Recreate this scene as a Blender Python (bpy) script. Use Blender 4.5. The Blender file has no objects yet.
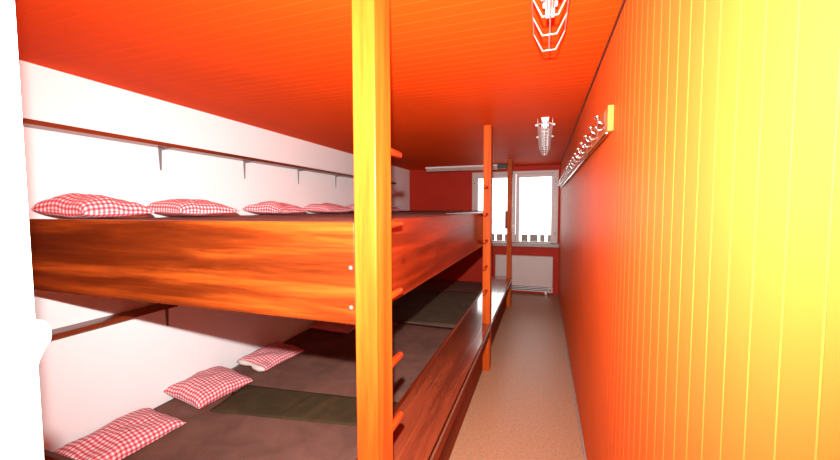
import bpy, bmesh, math, random
from mathutils import Vector, Matrix, noise

random.seed(7)
C = bpy.context.scene.collection

# ------------------------------------------------------------------ helpers
class MB:
    """Collects shapes into one bmesh, linked as ONE mesh object."""
    def __init__(self):
        self.bm = bmesh.new()
        self.uv = self.bm.loops.layers.uv.new('UVMap')

    def _merge(self, b):
        me = bpy.data.meshes.new('tmp')
        b.to_mesh(me); b.free()
        self.bm.from_mesh(me)
        bpy.data.meshes.remove(me)

    def box(self, a, b, bevel=0.0, seg=2, rot=None):
        t = bmesh.new()
        bmesh.ops.create_cube(t, size=1.0)
        c = [(a[i] + b[i]) / 2 for i in range(3)]
        s = [abs(b[i] - a[i]) for i in range(3)]
        for v in t.verts:
            v.co = Vector((v.co.x * s[0], v.co.y * s[1], v.co.z * s[2]))
        if bevel > 0:
            bmesh.ops.bevel(t, geom=list(t.edges), offset=min(bevel, min(s) * .45), segments=seg, affect='EDGES', profile=.5)
        M = Matrix.Translation(c)
        if rot is not None:
            M = M @ rot
        bmesh.ops.transform(t, matrix=M, verts=t.verts)
        self._merge(t)
        return self

    def cyl(self, p, q, r, r2=None, n=16, cap_bevel=0.0):
        r2 = r if r2 is None else r2
        p, q = Vector(p), Vector(q)
        d = q - p
        L = d.length
        prof = [(0, 0), (r, 0), (r2, L), (0, L)]
        if cap_bevel:
            c = cap_bevel
            prof = [(0, 0), (r - c, 0), (r - .3 * c, .3 * c), (r, c), (r2, L - c), (r2 - .3 * c, L - .3 * c), (r2 - c, L), (0, L)]
        return self.lathe(prof, p, d, n)

    def lathe(self, prof, origin, axis, n=20):
        q = Vector(axis).to_track_quat('Z', 'Y')
        o = Vector(origin)
        t = bmesh.new()
        rings = []
        for r, z in prof:
            if r < 1e-6:
                rings.append([t.verts.new(q @ Vector((0, 0, z)) + o)])
            else:
                rings.append([t.verts.new(q @ Vector((r * math.cos(2 * math.pi * k / n), r * math.sin(2 * math.pi * k / n), z)) + o) for k in range(n)])
        for A, B in zip(rings, rings[1:]):
            for k in range(n):
                a = [A[k % len(A)], A[(k + 1) % len(A)], B[(k + 1) % len(B)], B[k % len(B)]]
                f = []
                for v in a:
                    if v not in f:
                        f.append(v)
                if len(f) >= 3:
                    t.faces.new(f)
        bmesh.ops.recalc_face_normals(t, faces=t.faces)
        for f in t.faces:
            f.smooth = True
        self._merge(t)
        return self

    def tube(self, pts, r, n=8, closed=False):
        pts = [Vector(p) for p in pts]
        t = bmesh.new()
        rings = []
        m = len(pts)
        up = None
        for i, p in enumerate(pts):
            a = pts[(i - 1) % m] if (closed or i > 0) else p
            b = pts[(i + 1) % m] if (closed or i < m - 1) else p
            d = (b - a).normalized()
            if up is None:
                up = d.orthogonal().normalized()
            up = (up - d * up.dot(d)).normalized()
            s = d.cross(up)
            rr = r[i] if isinstance(r, (list, tuple)) else r
            rings.append([t.verts.new(p + (up * math.cos(2 * math.pi * k / n) + s * math.sin(2 * math.pi * k / n)) * rr) for k in range(n)])
        pairs = list(zip(rings, rings[1:]))
        if closed:
            pairs.append((rings[-1], rings[0]))
        for A, B in pairs:
            for k in range(n):
                t.faces.new((A[k], A[(k + 1) % n], B[(k + 1) % n], B[k]))
        if not closed:
            t.faces.new(rings[0]); t.faces.new(rings[-1])
        bmesh.ops.recalc_face_normals(t, faces=t.faces)
        for f in t.faces:
            f.smooth = True
        self._merge(t)
        return self

    def prism(self, poly, axis, a, b, bevel=0.0):
        """poly: 2D points in the plane of the two other axes (cyclic order), pushed along axis from a to b."""
        t = bmesh.new()
        def P(u, v, w):
            return {0: (w, u, v), 1: (u, w, v), 2: (u, v, w)}[axis]
        A = [t.verts.new(P(u, v, a)) for u, v in poly]
        B = [t.verts.new(P(u, v, b)) for u, v in poly]
        n = len(poly)
        t.faces.new(A); t.faces.new(B)
        for k in range(n):
            t.faces.new((A[k], A[(k + 1) % n], B[(k + 1) % n], B[k]))
        bmesh.ops.recalc_face_normals(t, faces=t.faces)
        if bevel:
            bmesh.ops.bevel(t, geom=list(t.edges), offset=bevel, segments=2, affect='EDGES', profile=.5)
        self._merge(t)
        return self

    def build(self, name, m, parent=None):
        me = bpy.data.meshes.new(name)
        self.bm.to_mesh(me); self.bm.free()
        me.materials.append(m)
        o = bpy.data.objects.new(name, me)
        C.objects.link(o)
        if parent is not None:
            o.parent = parent
            o.matrix_parent_inverse = Matrix.Identity(4)
        return o


def structure(o):
    o['kind'] = 'structure'
    return o


def tag(o, label, cat, group=None):
    o['label'] = label
    o['category'] = cat
    if group:
        o['group'] = group
    return o


def thing(name, loc, label, cat, group=None, rotz=0):
    o = bpy.data.objects.new(name, None)
    o.empty_display_size = .05
    C.objects.link(o)
    o.location = loc
    o.rotation_euler = (0, 0, rotz)
    return tag(o, label, cat, group)


def copy_tree(o, parent=None):
    c = o.copy()
    C.objects.link(c)
    if parent is not None:
        c.parent = parent
    for ch in list(o.children):
        copy_tree(ch, c)
    return c


# ------------------------------------------------------------------ materials
def base_mat(name, rough=.5, spec=.5, coat=0.0):
    m = bpy.data.materials.new(name)
    m.use_nodes = True
    nt = m.node_tree
    p = nt.nodes['Principled BSDF']
    p.inputs['Roughness'].default_value = rough
    p.inputs['Specular IOR Level'].default_value = spec
    if coat:
        p.inputs['Coat Weight'].default_value = coat
        p.inputs['Coat Roughness'].default_value = .18
    return m, nt, p


def N(nt, kind, **kw):
    n = nt.nodes.new(kind)
    for k, v in kw.items():
        if k in n.inputs:
            n.inputs[k].default_value = v
        else:
            setattr(n, k, v)
    return n


def ramp(nt, fac, stops):
    r = nt.nodes.new('ShaderNodeValToRGB')
    el = r.color_ramp.elements
    while len(el) < len(stops):
        el.new(.5)
    for e, (pos, col) in zip(el, stops):
        e.position = pos
        e.color = (*col, 1)
    nt.links.new(fac, r.inputs[0])
    return r.outputs[0]


def mix(nt, fac, a, b, mode='MIX'):
    m = nt.nodes.new('ShaderNodeMix')
    m.data_type = 'RGBA'
    m.blend_type = mode
    for sock, v in ((m.inputs[0], fac), (m.inputs[6], a), (m.inputs[7], b)):
        if isinstance(v, bpy.types.NodeSocket):
            nt.links.new(v, sock)
        elif isinstance(v, (int, float)):
            sock.default_value = v
        else:
            sock.default_value = (*v, 1)
    return m.outputs[2]


def coords(nt, scale=(1, 1, 1), out='Object'):
    t = nt.nodes.new('ShaderNodeTexCoord')
    mp = nt.nodes.new('ShaderNodeMapping')
    mp.inputs['Scale'].default_value = scale
    nt.links.new(t.outputs[out], mp.inputs[0])
    return mp.outputs[0]


def bump(nt, p, height, strength=.2, dist=.01):
    b = nt.nodes.new('ShaderNodeBump')
    b.inputs['Strength'].default_value = strength
    b.inputs['Distance'].default_value = dist
    nt.links.new(height, b.inputs['Height'])
    nt.links.new(b.outputs[0], p.inputs['Normal'])


def plain(name, col, rough=.5, spec=.5, var=.06, scale=6, metal=0.0, bumps=0.0):
    m, nt, p = base_mat(name, rough, spec)
    n = N(nt, 'ShaderNodeTexNoise', Scale=scale, Detail=4.0)
    nt.links.new(coords(nt), n.inputs['Vector'])
    lo = tuple(c * (1 - var) for c in col)
    hi = tuple(min(1, c * (1 + var)) for c in col)
    nt.links.new(ramp(nt, n.outputs[0], [(.3, lo), (.7, hi)]), p.inputs['Base Color'])
    p.inputs['Metallic'].default_value = metal
    if bumps:
        n2 = N(nt, 'ShaderNodeTexNoise', Scale=160.0, Detail=3.0)
        nt.links.new(coords(nt), n2.inputs['Vector'])
        bump(nt, p, n2.outputs[0], bumps, .002)
    return m


def wood(name, dark, mid, light, axis, rough=.32, coat=.25, knots=.5, patch=1.0, spec=.3, coat_rough=.18, grain=.8):
    m, nt, p = base_mat(name, rough, spec, coat)
    p.inputs['Coat Roughness'].default_value = coat_rough
    def sc(along, across):
        s = [across] * 3
        s[axis] = along
        return coords(nt, tuple(s))
    # broad patches of heartwood and sapwood
    n1 = N(nt, 'ShaderNodeTexNoise', Scale=patch, Detail=6.0, Roughness=.6, Distortion=.35)
    nt.links.new(sc(.55, 9.0), n1.inputs['Vector'])
    # fine grain
    n2 = N(nt, 'ShaderNodeTexNoise', Scale=1.0, Detail=6.0, Roughness=.65, Distortion=.8)
    nt.links.new(sc(2.5, 60.0), n2.inputs['Vector'])
    c1 = ramp(nt, n1.outputs[0], [(.36, dark), (.52, mid), (.70, light)])
    g = ramp(nt, n2.outputs[0], [(.3, (.62, .55, .5)), (.55, (1, 1, 1)), (.8, (1.0, 1.0, 1.0))])
    col = mix(nt, grain, c1, g, 'MULTIPLY')
    if knots:
        v = N(nt, 'ShaderNodeTexVoronoi', Scale=1.0, Randomness=1.0)
        nt.links.new(sc(2.2, 4.5), v.inputs['Vector'])
        k = ramp(nt, v.outputs['Distance'], [(.03, (1, 1, 1)), (.1, (0, 0, 0))])
        kf = N(nt, 'ShaderNodeMath', operation='MULTIPLY')
        nt.links.new(k, kf.inputs[0]); kf.inputs[1].default_value = knots
        col = mix(nt, kf.outputs[0], col, tuple(c * .45 for c in dark))
    nt.links.new(col, p.inputs['Base Color'])
    bump(nt, p, n2.outputs[0], .12, .002)
    return m


def gingham(name, period=.026, red=(.58, .045, .065), white=(.85, .70, .70)):
    m, nt, p = base_mat(name, .85, .2)
    t = nt.nodes.new('ShaderNodeTexCoord')
    s = nt.nodes.new('ShaderNodeSeparateXYZ')
    nt.links.new(t.outputs['UV'], s.inputs[0])
    outs = []
    for ax in ('X', 'Y'):
        d = N(nt, 'ShaderNodeMath', operation='DIVIDE'); nt.links.new(s.outputs[ax], d.inputs[0]); d.inputs[1].default_value = period
        f = N(nt, 'ShaderNodeMath', operation='FRACT'); nt.links.new(d.outputs[0], f.inputs[0])
        g = N(nt, 'ShaderNodeMath', operation='GREATER_THAN'); nt.links.new(f.outputs[0], g.inputs[0]); g.inputs[1].default_value = .5
        outs.append(g.outputs[0])
    a = N(nt, 'ShaderNodeMath', operation='ADD')
    nt.links.new(outs[0], a.inputs[0]); nt.links.new(outs[1], a.inputs[1])
    h = N(nt, 'ShaderNodeMath', operation='MULTIPLY'); nt.links.new(a.outputs[0], h.inputs[0]); h.inputs[1].default_value = .5
    midc = (.70, .20, .22)
    r = nt.nodes.new('ShaderNodeValToRGB')
    r.color_ramp.interpolation = 'CONSTANT'
    el = r.color_ramp.elements
    el.new(.5)
    for e, (pos, c) in zip(el, [(0, white), (.25, midc), (.75, red)]):
        e.position = pos; e.color = (*c, 1)
    nt.links.new(h.outputs[0], r.inputs[0])
    nt.links.new(r.outputs[0], p.inputs['Base Color'])
    n = N(nt, 'ShaderNodeTexNoise', Scale=22.0, Detail=3.0)
    nt.links.new(coords(nt), n.inputs['Vector'])
    bump(nt, p, n.outputs[0], .35, .01)
    return m


def fabric(name, col, var=.14, scale=5.0):
    m, nt, p = base_mat(name, .92, .15)
    n = N(nt, 'ShaderNodeTexNoise', Scale=scale, Detail=5.0, Distortion=.7)
    nt.links.new(coords(nt), n.inputs['Vector'])
    lo = tuple(c * (1 - var) for c in col); hi = tuple(c * (1 + var) for c in col)
    c1 = ramp(nt, n.outputs[0], [(.35, lo), (.65, hi)])
    w = N(nt, 'ShaderNodeTexNoise', Scale=260.0, Detail=2.0)
    nt.links.new(coords(nt), w.inputs['Vector'])
    g = ramp(nt, w.outputs[0], [(.35, (.82, .82, .82)), (.65, (1, 1, 1))])
    nt.links.new(mix(nt, 1.0, c1, g, 'MULTIPLY'), p.inputs['Base Color'])
    a = N(nt, 'ShaderNodeMath', operation='ADD')
    nt.links.new(n.outputs[0], a.inputs[0])
    b2 = N(nt, 'ShaderNodeMath', operation='MULTIPLY'); nt.links.new(w.outputs[0], b2.inputs[0]); b2.inputs[1].default_value = .12
    nt.links.new(b2.outputs[0], a.inputs[1])
    bump(nt, p, a.outputs[0], .45, .02)
    return m


def linoleum(name):
    m, nt, p = base_mat(name, .42, .45)
    n = N(nt, 'ShaderNodeTexNoise', Scale=55.0, Detail=5.0, Roughness=.7)
    nt.links.new(coords(nt), n.inputs['Vector'])
    n2 = N(nt, 'ShaderNodeTexNoise', Scale=170.0, Detail=2.0)
    nt.links.new(coords(nt), n2.inputs['Vector'])
    c = ramp(nt, n.outputs[0], [(.32, (.31, .148, .078)), (.5, (.41, .215, .115)), (.7, (.48, .265, .15))])
    g = ramp(nt, n2.outputs[0], [(.33, (.72, .68, .66)), (.45, (1, 1, 1))])
    nt.links.new(mix(nt, 1.0, c, g, 'MULTIPLY'), p.inputs['Base Color'])
    return m


def glass_mat(name):
    m = bpy.data.materials.new(name)
    m.use_nodes = True
    nt = m.node_tree
    nt.nodes.clear()
    o = nt.nodes.new('ShaderNodeOutputMaterial')
    tr = nt.nodes.new('ShaderNodeBsdfTransparent')
    tr.inputs[0].default_value = (.96, .98, .97, 1)
    gl = nt.nodes.new('ShaderNodeBsdfGlossy')
    gl.inputs['Roughness'].default_value = .02
    fr = nt.nodes.new('ShaderNodeFresnel')
    fr.inputs[0].default_value = 1.45
    mx = nt.nodes.new('ShaderNodeMixShader')
    nt.links.new(fr.outputs[0], mx.inputs[0])
    nt.links.new(tr.outputs[0], mx.inputs[1])
    nt.links.new(gl.outputs[0], mx.inputs[2])
    nt.links.new(mx.outputs[0], o.inputs[0])
    return m


ORANGE = plain('orange_wall_paint', (.80, .124, .019), .50, .07, .04, 3)
CEIL = plain('orange_ceiling_paint', (.73, .064, .0045), .62, .03, .05, 2)
RED = plain('red_wall_paint', (.45, .026, .011), .5, .10, .06, 3)
WHITE_WALL = plain('white_wall_board', (.90, .875, .865), .5, .3, .015, 2)
WHITE_PAINT = plain('white_lacquer', (.86, .84, .75), .35, .5, .02, 4)
FRAME_PAINT = plain('window_paint', (.60, .50, .46), .4, .5, .04, 6)
FLOOR = linoleum('speckled_linoleum')
TRIM_BROWN = plain('dark_red_strip', (.07, .014, .006), .6, .3, .1, 20)
GREY_STRIP = plain('grey_skirting', (.30, .25, .22), .5, .4, .1, 20)
P_D, P_M, P_L = (.30, .040, .0038), (.43, .065, .0058), (.55, .095, .0090)
POST_Z = wood('varnished_pine_upright', P_D, P_M, P_L, 2, .42, .02, .85, 1.6, .07, .18, .5)
PEG_Y = wood('varnished_pine_peg', (.34, .027, .003), (.42, .036, .004), (.50, .046, .005), 1, .38, .03, 0, 1, .1)
B_D, B_M, B_L = (.062, .0085, .0014), (.125, .0185, .0026), (.32, .058, .0065)
BOARD_X = wood('red_brown_board_cross', B_D, B_M, B_L, 0, .36, .03, .8, 1.6, .1)
BOARD_Y = wood('red_brown_board_long', (.10, .010, .002), (.20, .021, .004), (.33, .040, .007), 1, .28, .05, .7, 1.3, .15)
SKIRT_Y = wood('matt_skirt_board', (.13, .017, .004), (.20, .028, .006), (.27, .040, .009), 1, .6, 0, .6, 1.3, .08)
PLANK_Y = wood('worn_step_plank', (.13, .024, .010), (.20, .038, .015), (.27, .056, .022), 1, .24, 1.0, .6, 1.5, .3, .09)
SHELF_Y = wood('dark_stained_shelf', (.13, .020, .006), (.19, .030, .008), (.25, .042, .011), 1, .36, .2, .4)
RAIL_Y = wood('pale_rail_wood', (.50, .16, .035), (.58, .20, .045), (.66, .25, .06), 1, .6, 0, 0, 1, .06)
GINGHAM = gingham('red_gingham_cotton')
TICKING = fabric('pale_pillow_lining', (.80, .66, .60), .05, 9)
STRAP = fabric('grey_strap_webbing', (.16, .13, .12), .1, 30)
BROWN = fabric('brown_mattress_cover', (.190, .086, .063), .16, 4.5)
OLIVE = fabric('olive_wool_blanket', (.066, .041, .018), .12, 7)
CHROME = plain('chrome', (.78, .76, .74), .16, .5, .02, 8, 1.0)
STEEL = plain('grey_bracket_steel', (.24, .22, .22), .38, .5, .05, 12, .6)
WIRE = plain('bright_zinc_wire', (.80, .74, .70), .28, .5, .03, 20, .55)
LAMP_WHITE = plain('white_lamp_enamel', (.85, .82, .80), .3, .5, .02, 10)
STRIP_COVER = plain('strip_lamp_cover', (.50, .38, .34), .35, .4, .05, 12)
TUBE = plain('frosted_tube_glass', (.90, .90, .90), .25, .5, .01, 10)
DARK_GREEN = plain('dark_green_cap', (.02, .05, .03), .5, .4, .1, 20)
STONE = plain('grey_stone_sill', (.33, .27, .24), .35, .5, .22, 45)
ENAMEL = plain('cream_heater_enamel', (.62, .51, .47), .4, .45, .03, 5)
GRILLE = plain('heater_dark_slot', (.05, .045, .04), .5, .4, .1, 20)
GREY_ALU = plain('grey_heater_grille', (.50, .46, .43), .35, .5, .05, 20, .4)
GLASS = glass_mat('window_glass')
OUT_GREY = plain('balcony_slat_paint', (.12, .10, .095), .6, .4, .2, 12)
OUT_WHITE = plain('balcony_white_paint', (.80, .80, .80), .6, .4, .03, 8)
CONCRETE = plain('balcony_concrete', (.45, .44, .42), .85, .3, .12, 9)
BOLT = plain('bolt_zinc', (.12, .09, .07), .4, .4, .05, 30, .3)

# ------------------------------------------------------------------ dimensions
XR, XL, ZC, YB = .285, -2.65, 2.399, 7.22
YF = .28           # room side of the entrance wall
YH = -1.6          # far side of the corridor behind the doorway
WT = .24           # wall thickness


def grooved(lo, hi, phase, pitch, w, d):
    """profile (t, depth) of tongue and groove boards with V grooves"""
    pts = [(lo, 0)]
    k = math.ceil((lo + w - phase) / pitch)
    while phase + k * pitch < hi - w:
        g = phase + k * pitch
        pts += [(g - w / 2, 0), (g - w * .12, d), (g + w * .12, d), (g + w / 2, 0)]
        k += 1
    pts.append((hi, 0))
    return pts


# floor, ceiling, walls -------------------------------------------------------
structure(MB().box((XL - WT, YH, -.12), (XR + WT, YB + WT, 0)).build('floor', FLOOR))

pr = grooved(YF - .2, YB, .5265, 0.0712, .007, .0009)
poly = [(t, ZC + d) for t, d in pr] + [(YB, ZC + .12), (YF - .2, ZC + .12)]
structure(MB().prism(poly, 0, XL - WT, XR + WT).build('ceiling', CEIL))

pr = grooved(YF - .2, YB, .5, .0712, .0050, .0009)
m = MB()
poly = [(t, XR + d) for t, d in pr] + [(YB, XR + WT), (YF - .2, XR + WT)]
t = bmesh.new()
A = [t.verts.new((x, y, 0)) for y, x in poly]
B = [t.verts.new((x, y, ZC)) for y, x in poly]
t.faces.new(A); t.faces.new(B)
for k in range(len(A)):
    t.faces.new((A[k], A[(k + 1) % len(A)], B[(k + 1) % len(A)], B[k]))
bmesh.ops.recalc_face_normals(t, faces=t.faces)
m._merge(t)
structure(m.build('wall_right', ORANGE))

pr = grooved(YF - .2, YB, 2.89, .95, .003, .0005)
m = MB()
poly = [(t_, XL - d) for t_, d in pr] + [(YB, XL - WT), (YF - .2, XL - WT)]
t = bmesh.new()
A = [t.verts.new((x, y, 0)) for y, x in poly]
B = [t.verts.new((x, y, ZC)) for y, x in poly]
t.faces.new(A); t.faces.new(B)
for k in range(len(A)):
    t.faces.new((A[k], A[(k + 1) % len(A)], B[(k + 1) % len(A)], B[k]))
bmesh.ops.recalc_face_normals(t, faces=t.faces)
m._merge(t)
structure(m.build('wall_left', WHITE_WALL))

WX0, WX1, WZ0, WZ1 = -1.335, .255, .940, 2.305     # window opening
m = MB()
m.box((XL - WT, YB, 0), (WX0, YB + WT, ZC))
m.box((WX1, YB, 0), (XR + WT, YB + WT, ZC))
m.box((WX0, YB, 0), (WX1, YB + WT, WZ0))
m.box((WX0, YB, WZ1), (WX1, YB + WT, ZC))
structure(m.build('wall_back', RED))

# entrance wall, beside and above the doorway the camera stands in
m = MB()
m.box((XL, YF - .18, 0), (-.66, YF - .005, ZC))
m.box((-.66, YF - .18, 2.12), (XR, YF - .005, ZC))
structure(m.build('wall_front', WHITE_WALL))
# corridor outside the doorway
m = MB()
m.box((XL - WT, YH - .1, 0), (XR + WT + .6, YH, ZC))
m.box((XL - WT, YH, 0), (XL, YF - .2, ZC))
m.box((XR + .35, YH, 0), (XR + WT + .6, YF - .2, ZC))
m.box((XR, YF - .3, 0), (XR + .5, YF - .2, ZC))
structure(m.build('wall_corridor', WHITE_WALL))
structure(MB().box((XL - WT, YH, ZC), (XR + WT + .6, YF - .2, ZC + .12)).build('ceiling_corridor', WHITE_WALL))

# white door frame with its rounded keeper
d = structure(MB().box((-.665, YF - .19, 0), (-.607, YF, 2.12), .004).build('door_1', WHITE_PAINT))
pf = [(-.6075, 1.405), (-.6075, 1.467), (-.589, 1.467), (-.5815, 1.4635), (-.5765, 1.4565), (-.5755, 1.449), (-.5785, 1.4415), (-.591, 1.429), (-.6035, 1.413)]
MB().prism(pf, 1, YF - .034, YF - .001, .0015).build('door_keeper', WHITE_PAINT, d)

structure(MB().box((XR - .008, YF, ZC - .010), (XR, YB, ZC), .001).build('trim_1', TRIM_BROWN))
structure(MB().box((XR - .012, YF, 0), (XR, YB, .022), .003).build('baseboard_right', GREY_STRIP))

# window ------------------------------------------------------------------------
y0, y1 = YB - .012, YB + .055
m = MB()
fw = .05
m.box((WX0, y0, WZ0), (WX0 + fw, y1, WZ1), .004)
m.box((WX1 - fw, y0, WZ0), (WX1, y1, WZ1), .004)
m.box((WX0 + fw, y0, WZ1 - fw), (WX1 - fw, y1, WZ1), .004)
m.box((WX0 + fw, y0, WZ0), (WX1 - fw, y1, WZ0 + .018), .004)
win = structure(m.build('window_1', FRAME_PAINT))
XM = -.50
for a, b in ((WX0 + fw, XM - .002), (XM + .002, WX1 - fw)):
    m = MB()
    s = .066
    za, zb = WZ0 + .019, WZ1 - fw - .002
    ya, yb = YB - .02, YB + .04
    m.box((a + .002, ya, za), (a + s, yb, zb), .006)
    m.box((b - s, ya, za), (b - .002, yb, zb), .006)
    m.box((a + s, ya, zb - s), (b - s, yb, zb), .006)
    m.box((a + s, ya, za), (b - s, yb, za + .022), .004)
    cas = m.build('casement', FRAME_PAINT, win)
    MB().box((a + s - .01, YB + .008, za + .014), (b - s + .01, YB + .014, zb - s + .01)).build('glass_pane', GLASS, cas)
    for hz in (za + .18, zb - .18):
        hx = a - .004 if a < XM - .3 else b + .004
        MB().cyl((hx, YB - .026, hz - .035), (hx, YB - .026, hz + .035), .009, cap_bevel=.003).build('hinge', CHROME, cas)
m = MB()
m.box((XM - .047, YB - .027, 1.20), (XM - .021, YB - .020, 1.30), .003)
m.cyl((XM - .034, YB - .027, 1.26), (XM - .034, YB - .055, 1.26), .008)
m.box((XM - .043, YB - .068, 1.15), (XM - .025, YB - .052, 1.27), .005)
m.build('window_handle', CHROME, win)

structure(MB().box((WX0 - .06, YB - .17, .893), (XR - .001, YB, .957), .006).build('trim_2', STONE))

# balcony outside the window
structure(MB().box((-3.6, YB + WT, -.2), (2.6, 9.2, 0)).build('terrace_floor', CONCRETE))
rail = thing('balcony_railing', (0, 8.4, 0), 'balcony railing of dark upright slats outside the window', 'railing')
m = MB()
m.box((-3.4, -.03, .05), (2.4, .03, .11), .004)
m.box((-3.4, -.03, .80), (2.4, .03, .86), .004)
m.build('rail_bar', OUT_WHITE, rail)
x = -3.3
k = 0
while x < 2.3:
    w = (.10, .13, .16)[k % 3]
    MB().box((x, -.018, .02), (x + w, .018, 1.03), .004).build('slat', OUT_GREY, rail)
    x += w + .05
    k += 1
for px_ in (-3.35, -1.6, .9, 2.35):
    MB().box((px_ - .03, -.03, 0), (px_ + .03, .03, 1.04), .004).build('post', OUT_WHITE, rail)

# ------------------------------------------------------------------ the two-tier bunk
bunk = thing('bunk_bed', (-1.6, 3.8, 0), 'two-tier built-in wooden bunk bed with full-height posts along the aisle', 'bunk bed')
OB = Vector((-1.6, 3.8, 0))


def L(p):
    return tuple(Vector(p) - OB)


def bx(name, a, b, mat, bevel=.003, parent=bunk):
    return MB().box(L(a), L(b), bevel).build(name, mat, parent)


PX0, PX1 = -.554, -.479
PEGS = (1.805, 1.548, 1.292, 1.042, .804)
posts = []
for (ya, yb, pegdir) in ((1.01, 1.13, 1), (3.57, 3.69, -1), (6.06, 6.17, 0)):
    po = bx('post', (PX0, ya, .001), (PX1, yb, ZC - .001), POST_Z, .004)
    posts.append(po)
    if pegdir:
        for z in PEGS:
            xm = -.515
            s = (yb - .002) if pegdir > 0 else (ya + .002)
            MB().cyl(L((xm, s, z)), L((xm, s + pegdir * .165, z)), .0135, n=18, cap_bevel=.004).build('peg', PEG_Y, po)
stub = bx('side_board_end', (PX0 - .032, 6.06, 1.275), (PX0 - .0005, 6.54, 1.563), BOARD_Y)

e = bx('end_board', (XL + .006, 1.012, 1.239), (PX0 - .0005, 1.042, 1.563), BOARD_X, .004)
for z in (1.42, 1.294):
    c = L((-.569, 1.012, z))
    MB().lathe([(0, -.007), (.004, -.0065), (.008, -.003), (.0085, .001), (0, .001)], c, (0, 1, 0), 14).build('bolt', BOLT, e)
bx('side_board', (PX0 - .032, 1.0425, 1.239), (PX0 - .0005, 3.64, 1.563), BOARD_Y, .004)
# cross board where the upper bunk steps back behind the second post
bx('inner_board', (-.98, 3.642, 1.239), (PX0 - .0005, 3.672, 1.55), BOARD_X)
bx('side_board', (-.98, 3.673, 1.239), (-.95, 6.58, 1.555), BOARD_Y)
bx('end_board', (XL + .006, 6.582, 1.239), (-.95, 6.612, 1.568), BOARD_X)
bx('upper_deck', (XL + .006, 1.043, 1.405), (PX0 - .033, 3.641, 1.435), BOARD_Y)
bx('upper_deck', (XL + .006, 3.6735, 1.405), (-.981, 6.581, 1.435), BOARD_Y)
bx('wall_cleat', (XL + .006, 1.043, 1.34), (XL + .05, 6.58, 1.404), BOARD_Y)
# lower tier: a box with a broad step plank as its rim, the mattresses lie inside
YE = 6.18
st = MB()
st.box(L((-.762, 1.0435, .443)), L((PX0 - .0005, YE, .475)), .003)
st.box(L((PX0 - .0008, 1.1305, .443)), L((-.467, 3.5695, .475)), .003)
st.box(L((PX0 - .0008, 3.6905, .443)), L((-.467, 6.0595, .475)), .003)
st.box(L((PX1 + .0005, 1.0, .443)), L((-.467, YE, .475)), .003)
st.build('step_plank', PLANK_Y, bunk)
for ya, yb in ((1.1305, 3.5695), (3.6905, 6.0595)):
    bx('skirt_board', (-.570, ya, .001), (-.546, yb, .442), SKIRT_Y)
    bx('apron_strip', (-.512, ya, .352), (-.4785, yb, .4425), SKIRT_Y)
bx('inner_rim', (-.790, 1.0435, .001), (-.765, YE, .470), BOARD_Y)
bx('lower_end_board', (XL + .006, 1.012, .001), (PX0 - .0005, 1.042, .452), BOARD_X)
bx('lower_end_board', (-.7645, 6.1805, .001), (PX1, 6.205, .475), BOARD_X)
bx('lower_deck', (XL + .006, 1.0435, .02), (-.7905, YB - .13, .045), BOARD_Y)
for y in (1.10, 3.0, 5.0, 7.0):
    bx('floor_batten', (XL + .01, y, .0005), (-.80, y + .06, .0195), BOARD_X)

# ------------------------------------------------------------------ mattresses
def mattress(name, x0, x1, ya, yb, z0, z1, label, group, seed):
    nx, ny = 40, 20
    r = .004
    t = bmesh.new()
    cx, cy = (x0 + x1) / 2, (ya + yb) / 2
    hx, hy = (x1 - x0) / 2, (yb - ya) / 2
    def edge(s, h):
        return h - abs(s)
    top, bot = {}, {}
    for i in range(nx + 1):
        for j in range(ny + 1):
            u = -hx + 2 * hx * i / nx
            v = -hy + 2 * hy * j / ny
            def fall(e):
                return 1 - max(0, 1 - e / .014) ** 2
            f = fall(edge(u, hx)) * .5 + fall(edge(v, hy)) * .5
            z = (z1 - z0) - r * (1 - f) * 1.3
            z += .0045 * noise.noise(Vector((u * 3.2 + seed, v * 3.2, seed * 1.7))) * f
            top[i, j] = t.verts.new((u, v, z - .003))
    for j in list(range(ny + 1)):
        for i in (0, nx):
            bot[i, j] = t.verts.new((-hx + 2 * hx * i / nx, -hy + 2 * hy * j / ny, 0))
    for i in range(1, nx):
        for j in (0, ny):
            bot[i, j] = t.verts.new((-hx + 2 * hx * i / nx, -hy + 2 * hy * j / ny, 0))
    for i in range(nx):
        for j in range(ny):
            t.faces.new((top[i, j], top[i + 1, j], top[i + 1, j + 1], top[i, j + 1]))
    ring = [(i, 0) for i in range(nx)] + [(nx, j) for j in range(ny)] + [(i, ny) for i in range(nx, 0, -1)] + [(0, j) for j in range(ny, 0, -1)]
    for a, b in zip(ring, ring[1:] + ring[:1]):
        t.faces.new((top[b], top[a], bot[a], bot[b]))
    t.faces.new([bot[k] for k in reversed(ring)])
    bmesh.ops.recalc_face_normals(t, faces=t.faces)
    for f in t.faces:
        f.smooth = len(f.verts) == 4
    m = MB(); m._merge(t)
    o = m.build(name, BROWN)
    o.location = (cx, cy, z0)
    tag(o, label, 'mattress', group)
    return o


lows = [1.046, 2.19, 4.24, 5.66, 7.085]
low_labels = [
    'brown mattress nearest the doorway on the lower bunk, under its first checked pillow',
    'long brown lower-bunk mattress between the two olive blankets',
    'brown lower-bunk mattress under the wide olive brown blanket',
    'brown lower-bunk mattress at the window wall',
]
for k in range(4):
    mattress('mattress', XL + .012, -.795, lows[k] + .0005, lows[k + 1] - .0005, .0455, .178, low_labels[k], 'mattresses on the lower bunk', k * 3.1)
ups = [1.046, 1.90, 2.76, 3.638]
up_labels = [
    'brown mattress on the upper bunk right behind the near end board',
    'brown upper-bunk mattress behind the middle of the long side board',
    'brown upper-bunk mattress reaching to the second post',
]
for k in range(3):
    mattress('mattress', XL + .012, PX0 - .036, ups[k] + .001, ups[k + 1] - .001, 1.4355, 1.552, up_labels[k], 'mattresses on the upper bunk', 20 + k * 2.3)
ups = [3.676, 4.65, 5.62, 6.578]
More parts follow.
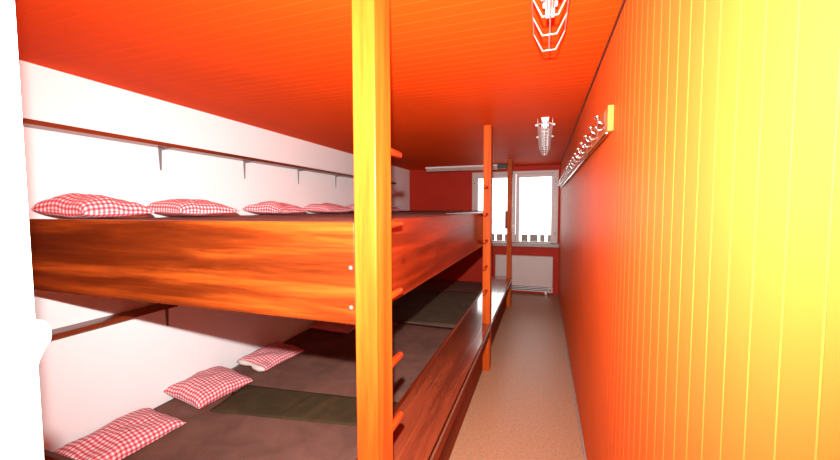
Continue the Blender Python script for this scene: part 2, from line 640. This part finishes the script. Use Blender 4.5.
up_labels = [
    'brown upper-bunk mattress just past the second post, set back from the aisle',
    'brown upper-bunk mattress second before the far end board, set back from the aisle',
    'brown upper-bunk mattress against the far end board near the window',
]
for k in range(3):
    mattress('mattress', XL + .012, -.984, ups[k] + .001, ups[k + 1] - .001, 1.4355, 1.552, up_labels[k], 'mattresses on the upper bunk', 40 + k * 2.3)

# ------------------------------------------------------------------ olive blanket strip
def blanket(p0, p1, hw0, hw1, z0, seed, mat, fold=True):
    # woollen blanket folded into a strip, lying across the mattresses
    p0, p1 = Vector(p0), Vector(p1)
    n, mm = 70, 24
    t = bmesh.new()
    top, low = {}, {}
    d = (p1 - p0)
    nrm = Vector((-d.y, d.x)).normalized()
    for i in range(n + 1):
        s = i / n
        for j in range(mm + 1):
            w = -1 + 2 * j / mm
            q = p0 + d * s + nrm * w * (hw0 + (hw1 - hw0) * s) * (1 + .010 * math.sin(9 * s + 2 * w))
            e = 1 - max(abs(w) ** 10, abs(2 * s - 1) ** 24) * .8
            z = z0 + .003 + .007 * e + .0055 * noise.noise(Vector((q.x * 7, q.y * 4, seed))) * e
            if fold:
                for c, a in ((.42, .008), (.52, .007), (.60, .004)):
                    z += a * math.exp(-((s - c - w * .045) / .013) ** 2) * e * (1 - w * w * .5)
            top[i, j] = t.verts.new((q.x, q.y, z))
            low[i, j] = t.verts.new((q.x, q.y, z0))
    for i in range(n):
        for j in range(mm):
            t.faces.new((top[i, j], top[i + 1, j], top[i + 1, j + 1], top[i, j + 1]))
            t.faces.new((low[i, j], low[i, j + 1], low[i + 1, j + 1], low[i + 1, j]))
    ring = [(i, 0) for i in range(n)] + [(n, j) for j in range(mm)] + [(i, mm) for i in range(n, 0, -1)] + [(0, j) for j in range(mm, 0, -1)]
    for a, b in zip(ring, ring[1:] + ring[:1]):
        t.faces.new((top[b], top[a], low[a], low[b]))
    bmesh.ops.recalc_face_normals(t, faces=t.faces)
    for f in t.faces:
        f.smooth = True
    m = MB(); m._merge(t)
    return m.build('blanket', mat)


OLIVE_BROWN = fabric('olive_brown_wool_blanket', (.120, .074, .043), .12, 7)
GB = 'olive blankets on the lower bunk'
tag(blanket((-2.238, 2.102), (-.835, 2.287), .195, .160, .1805, 3, OLIVE), 'olive green folded blanket strip across the mattresses beside the second checked pillow', 'blanket', GB)
tag(blanket((-2.08, 5.13), (-.86, 5.20), .92, .92, .1805, 8, OLIVE_BROWN, False), 'wide olive brown blanket covering the window end of the lower bunk', 'blanket', GB)

# ------------------------------------------------------------------ pillows
def pillow(name, loc, sx, sy, h, rotz, tilt, label, group, seed, skew=0.0, taper=0.0):
    """gingham pillow: sx across the bed, sy along the wall; lies on z = loc.z"""
    n = 36
    t = bmesh.new()
    uvl = t.loops.layers.uv.new('UVMap')
    V = {}
    info = {}
    for side in (1, -1):
        for i in range(n + 1):
            for j in range(n + 1):
                s = -1 + 2 * i / n
                w = -1 + 2 * j / n
                # spread samples towards the rim
                s_ = math.sin(s * math.pi / 2); w_ = math.sin(w * math.pi / 2)
                if abs(s) > .999 or abs(w) > .999:
                    if side == -1:
                        V[side, i, j] = V[1, i, j]
                        continue
                x = s_ * sx / 2 * (1 - .06 * (1 - abs(w_) ** 2.0) * abs(s_) ** 2)
                y = w_ * sy / 2 * (1 - .06 * (1 - abs(s_) ** 2.0) * abs(w_) ** 2)
                prof = max(0.0, (1 - s_ ** 2)) ** .40 * max(0.0, (1 - w_ ** 2)) ** .36
                prof = prof ** .85 * (1 - taper * (w_ * .5 + .5))
                wr = noise.noise(Vector((x * 9 + seed * 5, y * 9, seed))) * .016 + noise.noise(Vector((x * 22 + seed, y * 22, seed * 3))) * .006
                hh = h * (.68 if side > 0 else .32) * prof + side * wr * min(1, prof * 1.6) * (1 if side > 0 else .2)
                z = side * hh + .006 * noise.noise(Vector((x * 6, y * 6, seed + 9)))
                z += skew * x
                x += .006 * noise.noise(Vector((y * 12, seed * 2, 4)))
                V[side, i, j] = t.verts.new((x, y, z))
                info[V[side, i, j]] = (x, y)
    # cloth coordinates measured along the surface
    AU, AV = {}, {}
    h2 = n // 2
    for side in (1, -1):
        for j in range(n + 1):
            AU[side, h2, j] = AV[side, j, h2] = 0.0
            for d_ in (1, -1):
                a_ = b_ = 0.0
                for k in range(h2):
                    p, q = h2 + d_ * k, h2 + d_ * (k + 1)
                    a_ += (V[side, p, j].co - V[side, q, j].co).length
                    b_ += (V[side, j, p].co - V[side, j, q].co).length
                    AU[side, q, j] = d_ * a_
                    AV[side, j, q] = d_ * b_
    for side in (1, -1):
        for i in range(n):
            for j in range(n):
                q = [V[side, i, j], V[side, i + 1, j], V[side, i + 1, j + 1], V[side, i, j + 1]]
                try:
                    f = t.faces.new(q if side > 0 else q[::-1])
                except ValueError:
                    continue
                f.smooth = True
                for lp, (a_, b_) in zip(f.loops, [(i, j), (i + 1, j), (i + 1, j + 1), (i, j + 1)] if side > 0 else [(i, j + 1), (i + 1, j + 1), (i + 1, j), (i, j)]):
                    lp[uvl].uv = (AU[side, a_, b_], AV[side, a_, b_])
    zmin = min(v.co.z for v in t.verts)
    for v in t.verts:
        v.co.z -= zmin
    M = Matrix.Rotation(rotz, 4, 'Z') @ Matrix.Rotation(tilt, 4, 'Y')
    bmesh.ops.transform(t, matrix=M, verts=t.verts)
    zmin = min(v.co.z for v in t.verts)
    for v in t.verts:
        v.co.z -= zmin
    me = bpy.data.meshes.new(name)
    t.to_mesh(me); t.free()
    me.materials.append(GINGHAM)
    o = bpy.data.objects.new(name, me)
    C.objects.link(o)
    o.location = loc
    tag(o, label, 'pillow', group)
    return o


ZL, ZU = .1795, 1.5535
GL, GU = 'checked pillows on the lower bunk', 'checked pillows on the upper bunk'
R = math.radians
pillow('pillow', (-2.400, 1.440, ZL), .37, .58, .105, R(-2), R(4), 'red and white checked pillow at the doorway end of the lower bunk', GL, 1)
pillow('pillow', (-2.432, 2.112, ZL + .004), .40, .46, .140, R(-6), R(5), 'red and white checked pillow on the lower bunk touching the olive blanket strip', GL, 2, taper=.15)
p3 = pillow('pillow', (-2.420, 2.780, ZL), .35, .50, .095, R(-5), R(4), 'lower-bunk checked pillow with its pale lining showing at the open end', GL, 3)
pillow('pillow', (-2.33, 3.80, ZL), .52, .44, .10, R(3), R(3), 'dim red checked pillow on the lower bunk in the shadow of the upper bunk', GL, 4)
# pale lining puffing out of the open pillowcase, and its tie strap
m = MB()
pts = [(-.165, -.235, .060), (-.11, -.252, .062), (-.06, -.246, .056), (-.01, -.232, .046), (.04, -.254, .040), (.10, -.260, .034), (.15, -.242, .026)]
m.tube(pts, [.010, .022, .021, .015, .024, .025, .011], n=14)
m.build('pillow_lining', TICKING, p3)['label'] = 'pale inner lining at the open end'
m = MB()
m.tube([(-.13, -.255, .040), (-.15, -.285, .022), (-.17, -.33, .010), (-.19, -.37, .008)], [.007, .007, .006, .005], n=8)
m.build('tie_strap', STRAP, p3)['label'] = 'dark grey tie strap'

up = [(1.405, .37, .385, .155, 4, 'red and white checked pillow at the doorway end of the upper bunk'),
      (2.02, .38, .46, .140, -4, 'red and white checked pillow on the upper bunk, second from the doorway'),
      (2.90, .38, .47, .135, 5, 'upper-bunk checked pillow between the second and third visible shelf brackets'),
      (3.80, .38, .50, .130, -4, 'upper-bunk checked pillow just before the near post, fourth from the doorway'),
      (4.66, .38, .48, .130, 2, 'upper-bunk checked pillow mostly hidden behind the near post'),
      (5.56, .38, .46, .10, 3, 'dim checked pillow far down the upper bunk, seen just past the near post')]
for k, (y, sx, sy, h, rz, lab) in enumerate(up):
    pillow('pillow', (-2.42, y, ZU), sx, sy, h, R(rz), R(3), lab, GU, 11 + k, taper=.36)

# ------------------------------------------------------------------ wall shelves
def shelf(label, z, ya, yb, x_out, th, brackets):
    o = thing('wall_shelf', (XL, ya, z), label, 'shelf')
    MB().box((.002, 0, 0), (x_out - XL, yb - ya, th), .003).build('shelf_board', SHELF_Y, o)
    for y in brackets:
        m = MB()
        yy = y - ya
        m.prism([(.0022, -.001), (.105, -.001), (.105, -.006), (.014, -.016), (.0085, -.155), (.0022, -.155)], 1, yy - .002, yy + .002)
        m.prism([(yy - .013, -.001), (yy + .013, -.001), (yy + .006, -.16), (yy - .006, -.16)], 0, .0022, .0055)
        m.box((.0022, yy - .010, -.004), (.108, yy + .010, -.0005), .001)
        m.build('bracket', STEEL, o)
    return o


shelf('long dark-stained shelf on the white wall above the upper-bunk pillows', 2.048, YF + .02, 6.2, -2.53, .027, [1.16, 1.955, 2.75, 3.545, 4.34, 5.13, 5.92])
shelf('dark-stained shelf on the white wall below the upper bunk', .895, YF + .02, 6.2, -2.53, .027, [1.16, 1.955, 2.75, 3.545, 4.34, 5.13, 5.92])

# ------------------------------------------------------------------ caged tube lamps
def tube_lamp(label, loc, rotz, length=1.5, group=None):
    o = thing('tube_lamp', loc, label, 'lamp', group, rotz)
    Lh = length - .18
    MB().prism([(-.034, 0), (.034, 0), (.026, -.038), (-.026, -.038)], 1, 0, Lh, .003).build('housing', LAMP_WHITE, o)
    MB().cyl((0, .05, -.073), (0, Lh - .05, -.073), .0135, n=18, cap_bevel=.004).build('tube', TUBE, o)
    for y in (.02, Lh - .06):
        MB().box((-.016, y, -.092), (.016, y + .03, -.036), .005).build('lampholder', LAMP_WHITE, o)
    for s in (-1, 1):
        MB().box((s * .026 - .007, .08, -.062), (s * .026 + .007, Lh - .10, -.040), .004).build('reflector_rail', LAMP_WHITE, o)
    m = MB()
    r = .0029
    hx, bz, bw = .062, -.122, .026
    y = length
    k = 0
    while y > .02:
        m.tube([(-hx, y, -.050), (-bw, y, bz), (bw, y, bz), (hx, y, -.050)], r, 6)
        y -= .148
    for (x_, z_) in ((-hx, -.050), (hx, -.050), (0, bz - .002)):
        m.tube([(x_, 0.01, z_), (x_, length, z_)], r, 6)
    for s in (-1, 1):
        m.tube([(s * hx, .02, -.050), (s * hx, .02, -.004)], r, 6)
        m.tube([(s * hx, Lh - .2, -.050), (s * hx, Lh - .2, -.004)], r, 6)
    m.build('wire_guard', WIRE, o)
    for y in (.09, .67):
        for s in (-1, 1):
            m = MB()
            m.cyl((s * .030, y, -.030), (s * .070, y, -.046), .0035, n=8)
            m.lathe([(0, -.012), (.007, -.010), (.011, -.003), (.011, .004), (.006, .011), (0, .012)], (s * .074, y, -.047), (s, 0, -.25), 12)
            m.build('clip', LAMP_WHITE, o)
    return o


G = 'caged tube lamps under the ceiling'
tube_lamp('caged tube lamp on the aisle ceiling, cut off by the top of the photo', (.012, .195, ZC - .0005), 0, 1.5, G)
tube_lamp('caged tube lamp on the ceiling above the aisle, in front of the window', (.003, 3.43, ZC - .0005), 0, 1.5, G)
sl = thing('strip_lamp', (-2.16, 6.80, ZC - .0005), 'long pale strip lamp under the ceiling in front of the window wall', 'lamp')
MB().box((0, -.03, -.030), (1.36, .03, 0), .004).build('housing', LAMP_WHITE, sl)
m = MB()
for k in range(28):
    m.box((.02 + k * .048, -.036, -.088), (.02 + k * .048 + .0445, .036, -.0305), .006)
m.build('ribbed_cover', STRIP_COVER, sl)
MB().box((1.362, -.04, -.075), (1.53, .04, -.001), .005).build('ballast_box', DARK_GREEN, sl)['label'] = 'dark green end box'

# ------------------------------------------------------------------ coat rack
YR0, YR1 = 1.795, 6.25
rack = thing('coat_rack', (XR - .001, YR0, 1.94), 'long pale coat rack with chrome double hooks on the orange wall', 'coat rack')
MB().box((-.026, 0, 0), (0, YR1 - YR0, .112), .004).build('rail_board', RAIL_Y, rack)
m = MB()
# backplate, long upper prong with knob, small lower prong with knob
m.box((-.0300, -.014, .016), (-.0262, .014, .100), .004)
m.tube([(-.028, 0, .046), (-.042, 0, .046), (-.054, 0, .054), (-.059, 0, .072)], [.006, .006, .0055, .005], n=10)
m.lathe([(0, -.012), (.009, -.010), (.0135, 0), (.009, .010), (0, .012)], (-.0605, 0, .078), (-.3, 0, 1), 14)
m.tube([(-.028, 0, .030), (-.040, 0, .018), (-.054, 0, .016), (-.062, 0, .026)], .004, n=10)
m.lathe([(0, -.008), (.006, -.006), (.009, 0), (.006, .006), (0, .008)], (-.064, 0, .030), (-.4, 0, 1), 14)
MB().cyl((-.026, .004, -.0065), (-.026, YR1 - YR0 - .004, -.0065), .006, n=14, cap_bevel=.002).build('edge_strip', CHROME, rack)
hook = m.build('coat_hook', CHROME, rack)
hook.location = (0, .06, 0)
for k in range(1, 19):
    c = hook.copy()
    C.objects.link(c)
    c.parent = rack
    c.location = (0, .06 + k * .236, 0)

# ------------------------------------------------------------------ convector heater
ht = thing('convector_heater', (-.33, YB, 0), 'cream flat convector heater below the window sill', 'heater')
MB().box((-.535, -.075, .135), (.515, -.022, .715), .012).build('front_panel', ENAMEL, ht)
MB().box((-.50, -.022, .20), (.48, 0, .66), .002).build('wall_mount', GREY_ALU, ht)
m = MB()
m.box((-.535, -.085, .048), (.515, -.03, .066), .003)
m.box((-.535, -.085, .112), (.515, -.03, .130), .003)
m.box((-.535, -.082, .080), (.43, -.04, .098), .003)
m.build('outlet_grille', GREY_ALU, ht)
MB().box((-.53, -.036, .060), (.43, -.030, .118), .001).build('grille_slot', GRILLE, ht)
c = MB().box((.432, -.088, .040), (.515, -.028, .134), .004).build('control_box', ENAMEL, ht)
MB().lathe([(0, -.014), (.014, -.013), (.016, 0), (0, 0)], (.474, -.088, .085), (0, 1, 0), 16).build('dial', GRILLE, c)
for x in (-.45, .40):
    MB().box((x - .02, -.07, .001), (x + .02, -.04, .049), .002).build('foot', GREY_ALU, ht)

# ------------------------------------------------------------------ light
w = bpy.data.worlds.new('sky')
bpy.context.scene.world = w
w.use_nodes = True
bg = w.node_tree.nodes['Background']
bg.inputs[0].default_value = (1.0, .985, .97, 1)      # white overcast sky
bg.inputs[1].default_value = 4.0

CAM = Vector((0, 0, 1.605))
yaw, pitch, roll = R(18.55178), R(3.33482), R(-.1525)
F = Vector((-math.sin(yaw) * math.cos(pitch), math.cos(yaw) * math.cos(pitch), -math.sin(pitch)))
Rt = Vector((math.cos(yaw), math.sin(yaw), 0))
U = Rt.cross(F)
R2 = Rt * math.cos(roll) + U * math.sin(roll)
U2 = -Rt * math.sin(roll) + U * math.cos(roll)
rot = Matrix(((R2.x, U2.x, -F.x), (R2.y, U2.y, -F.y), (R2.z, U2.z, -F.z)))

fl = bpy.data.lights.new('camera_flash', 'SPOT')       # the flash on top of the camera
fl.energy = 830
fl.color = (1.0, .985, .97)
fl.shadow_soft_size = .014
fl.spot_size = R(137)
fl.spot_blend = 1.0
fo = bpy.data.objects.new('camera_flash', fl)
C.objects.link(fo)
fo.location = CAM + U2 * .183 - R2 * .014
fo.rotation_euler = rot.to_euler()

cam = bpy.data.cameras.new('camera')
cam.sensor_fit = 'HORIZONTAL'
cam.sensor_width = 36
cam.lens = 36 * 367.136 / 840
cam.clip_start = .02
co = bpy.data.objects.new('camera', cam)
C.objects.link(co)
co.location = CAM
co.rotation_euler = rot.to_euler()
sc = bpy.context.scene
sc.camera = co

vs = sc.view_settings
sc.display_settings.display_device = 'sRGB'
vs.view_transform = 'Standard'
vs.look = 'None'
vs.exposure = 0.0
vs.gamma = 1.0
vs.use_curve_mapping = False
sc.cycles.use_denoising = True
sc.cycles.max_bounces = 10
sc.cycles.diffuse_bounces = 6
sc.cycles.sample_clamp_indirect = 12
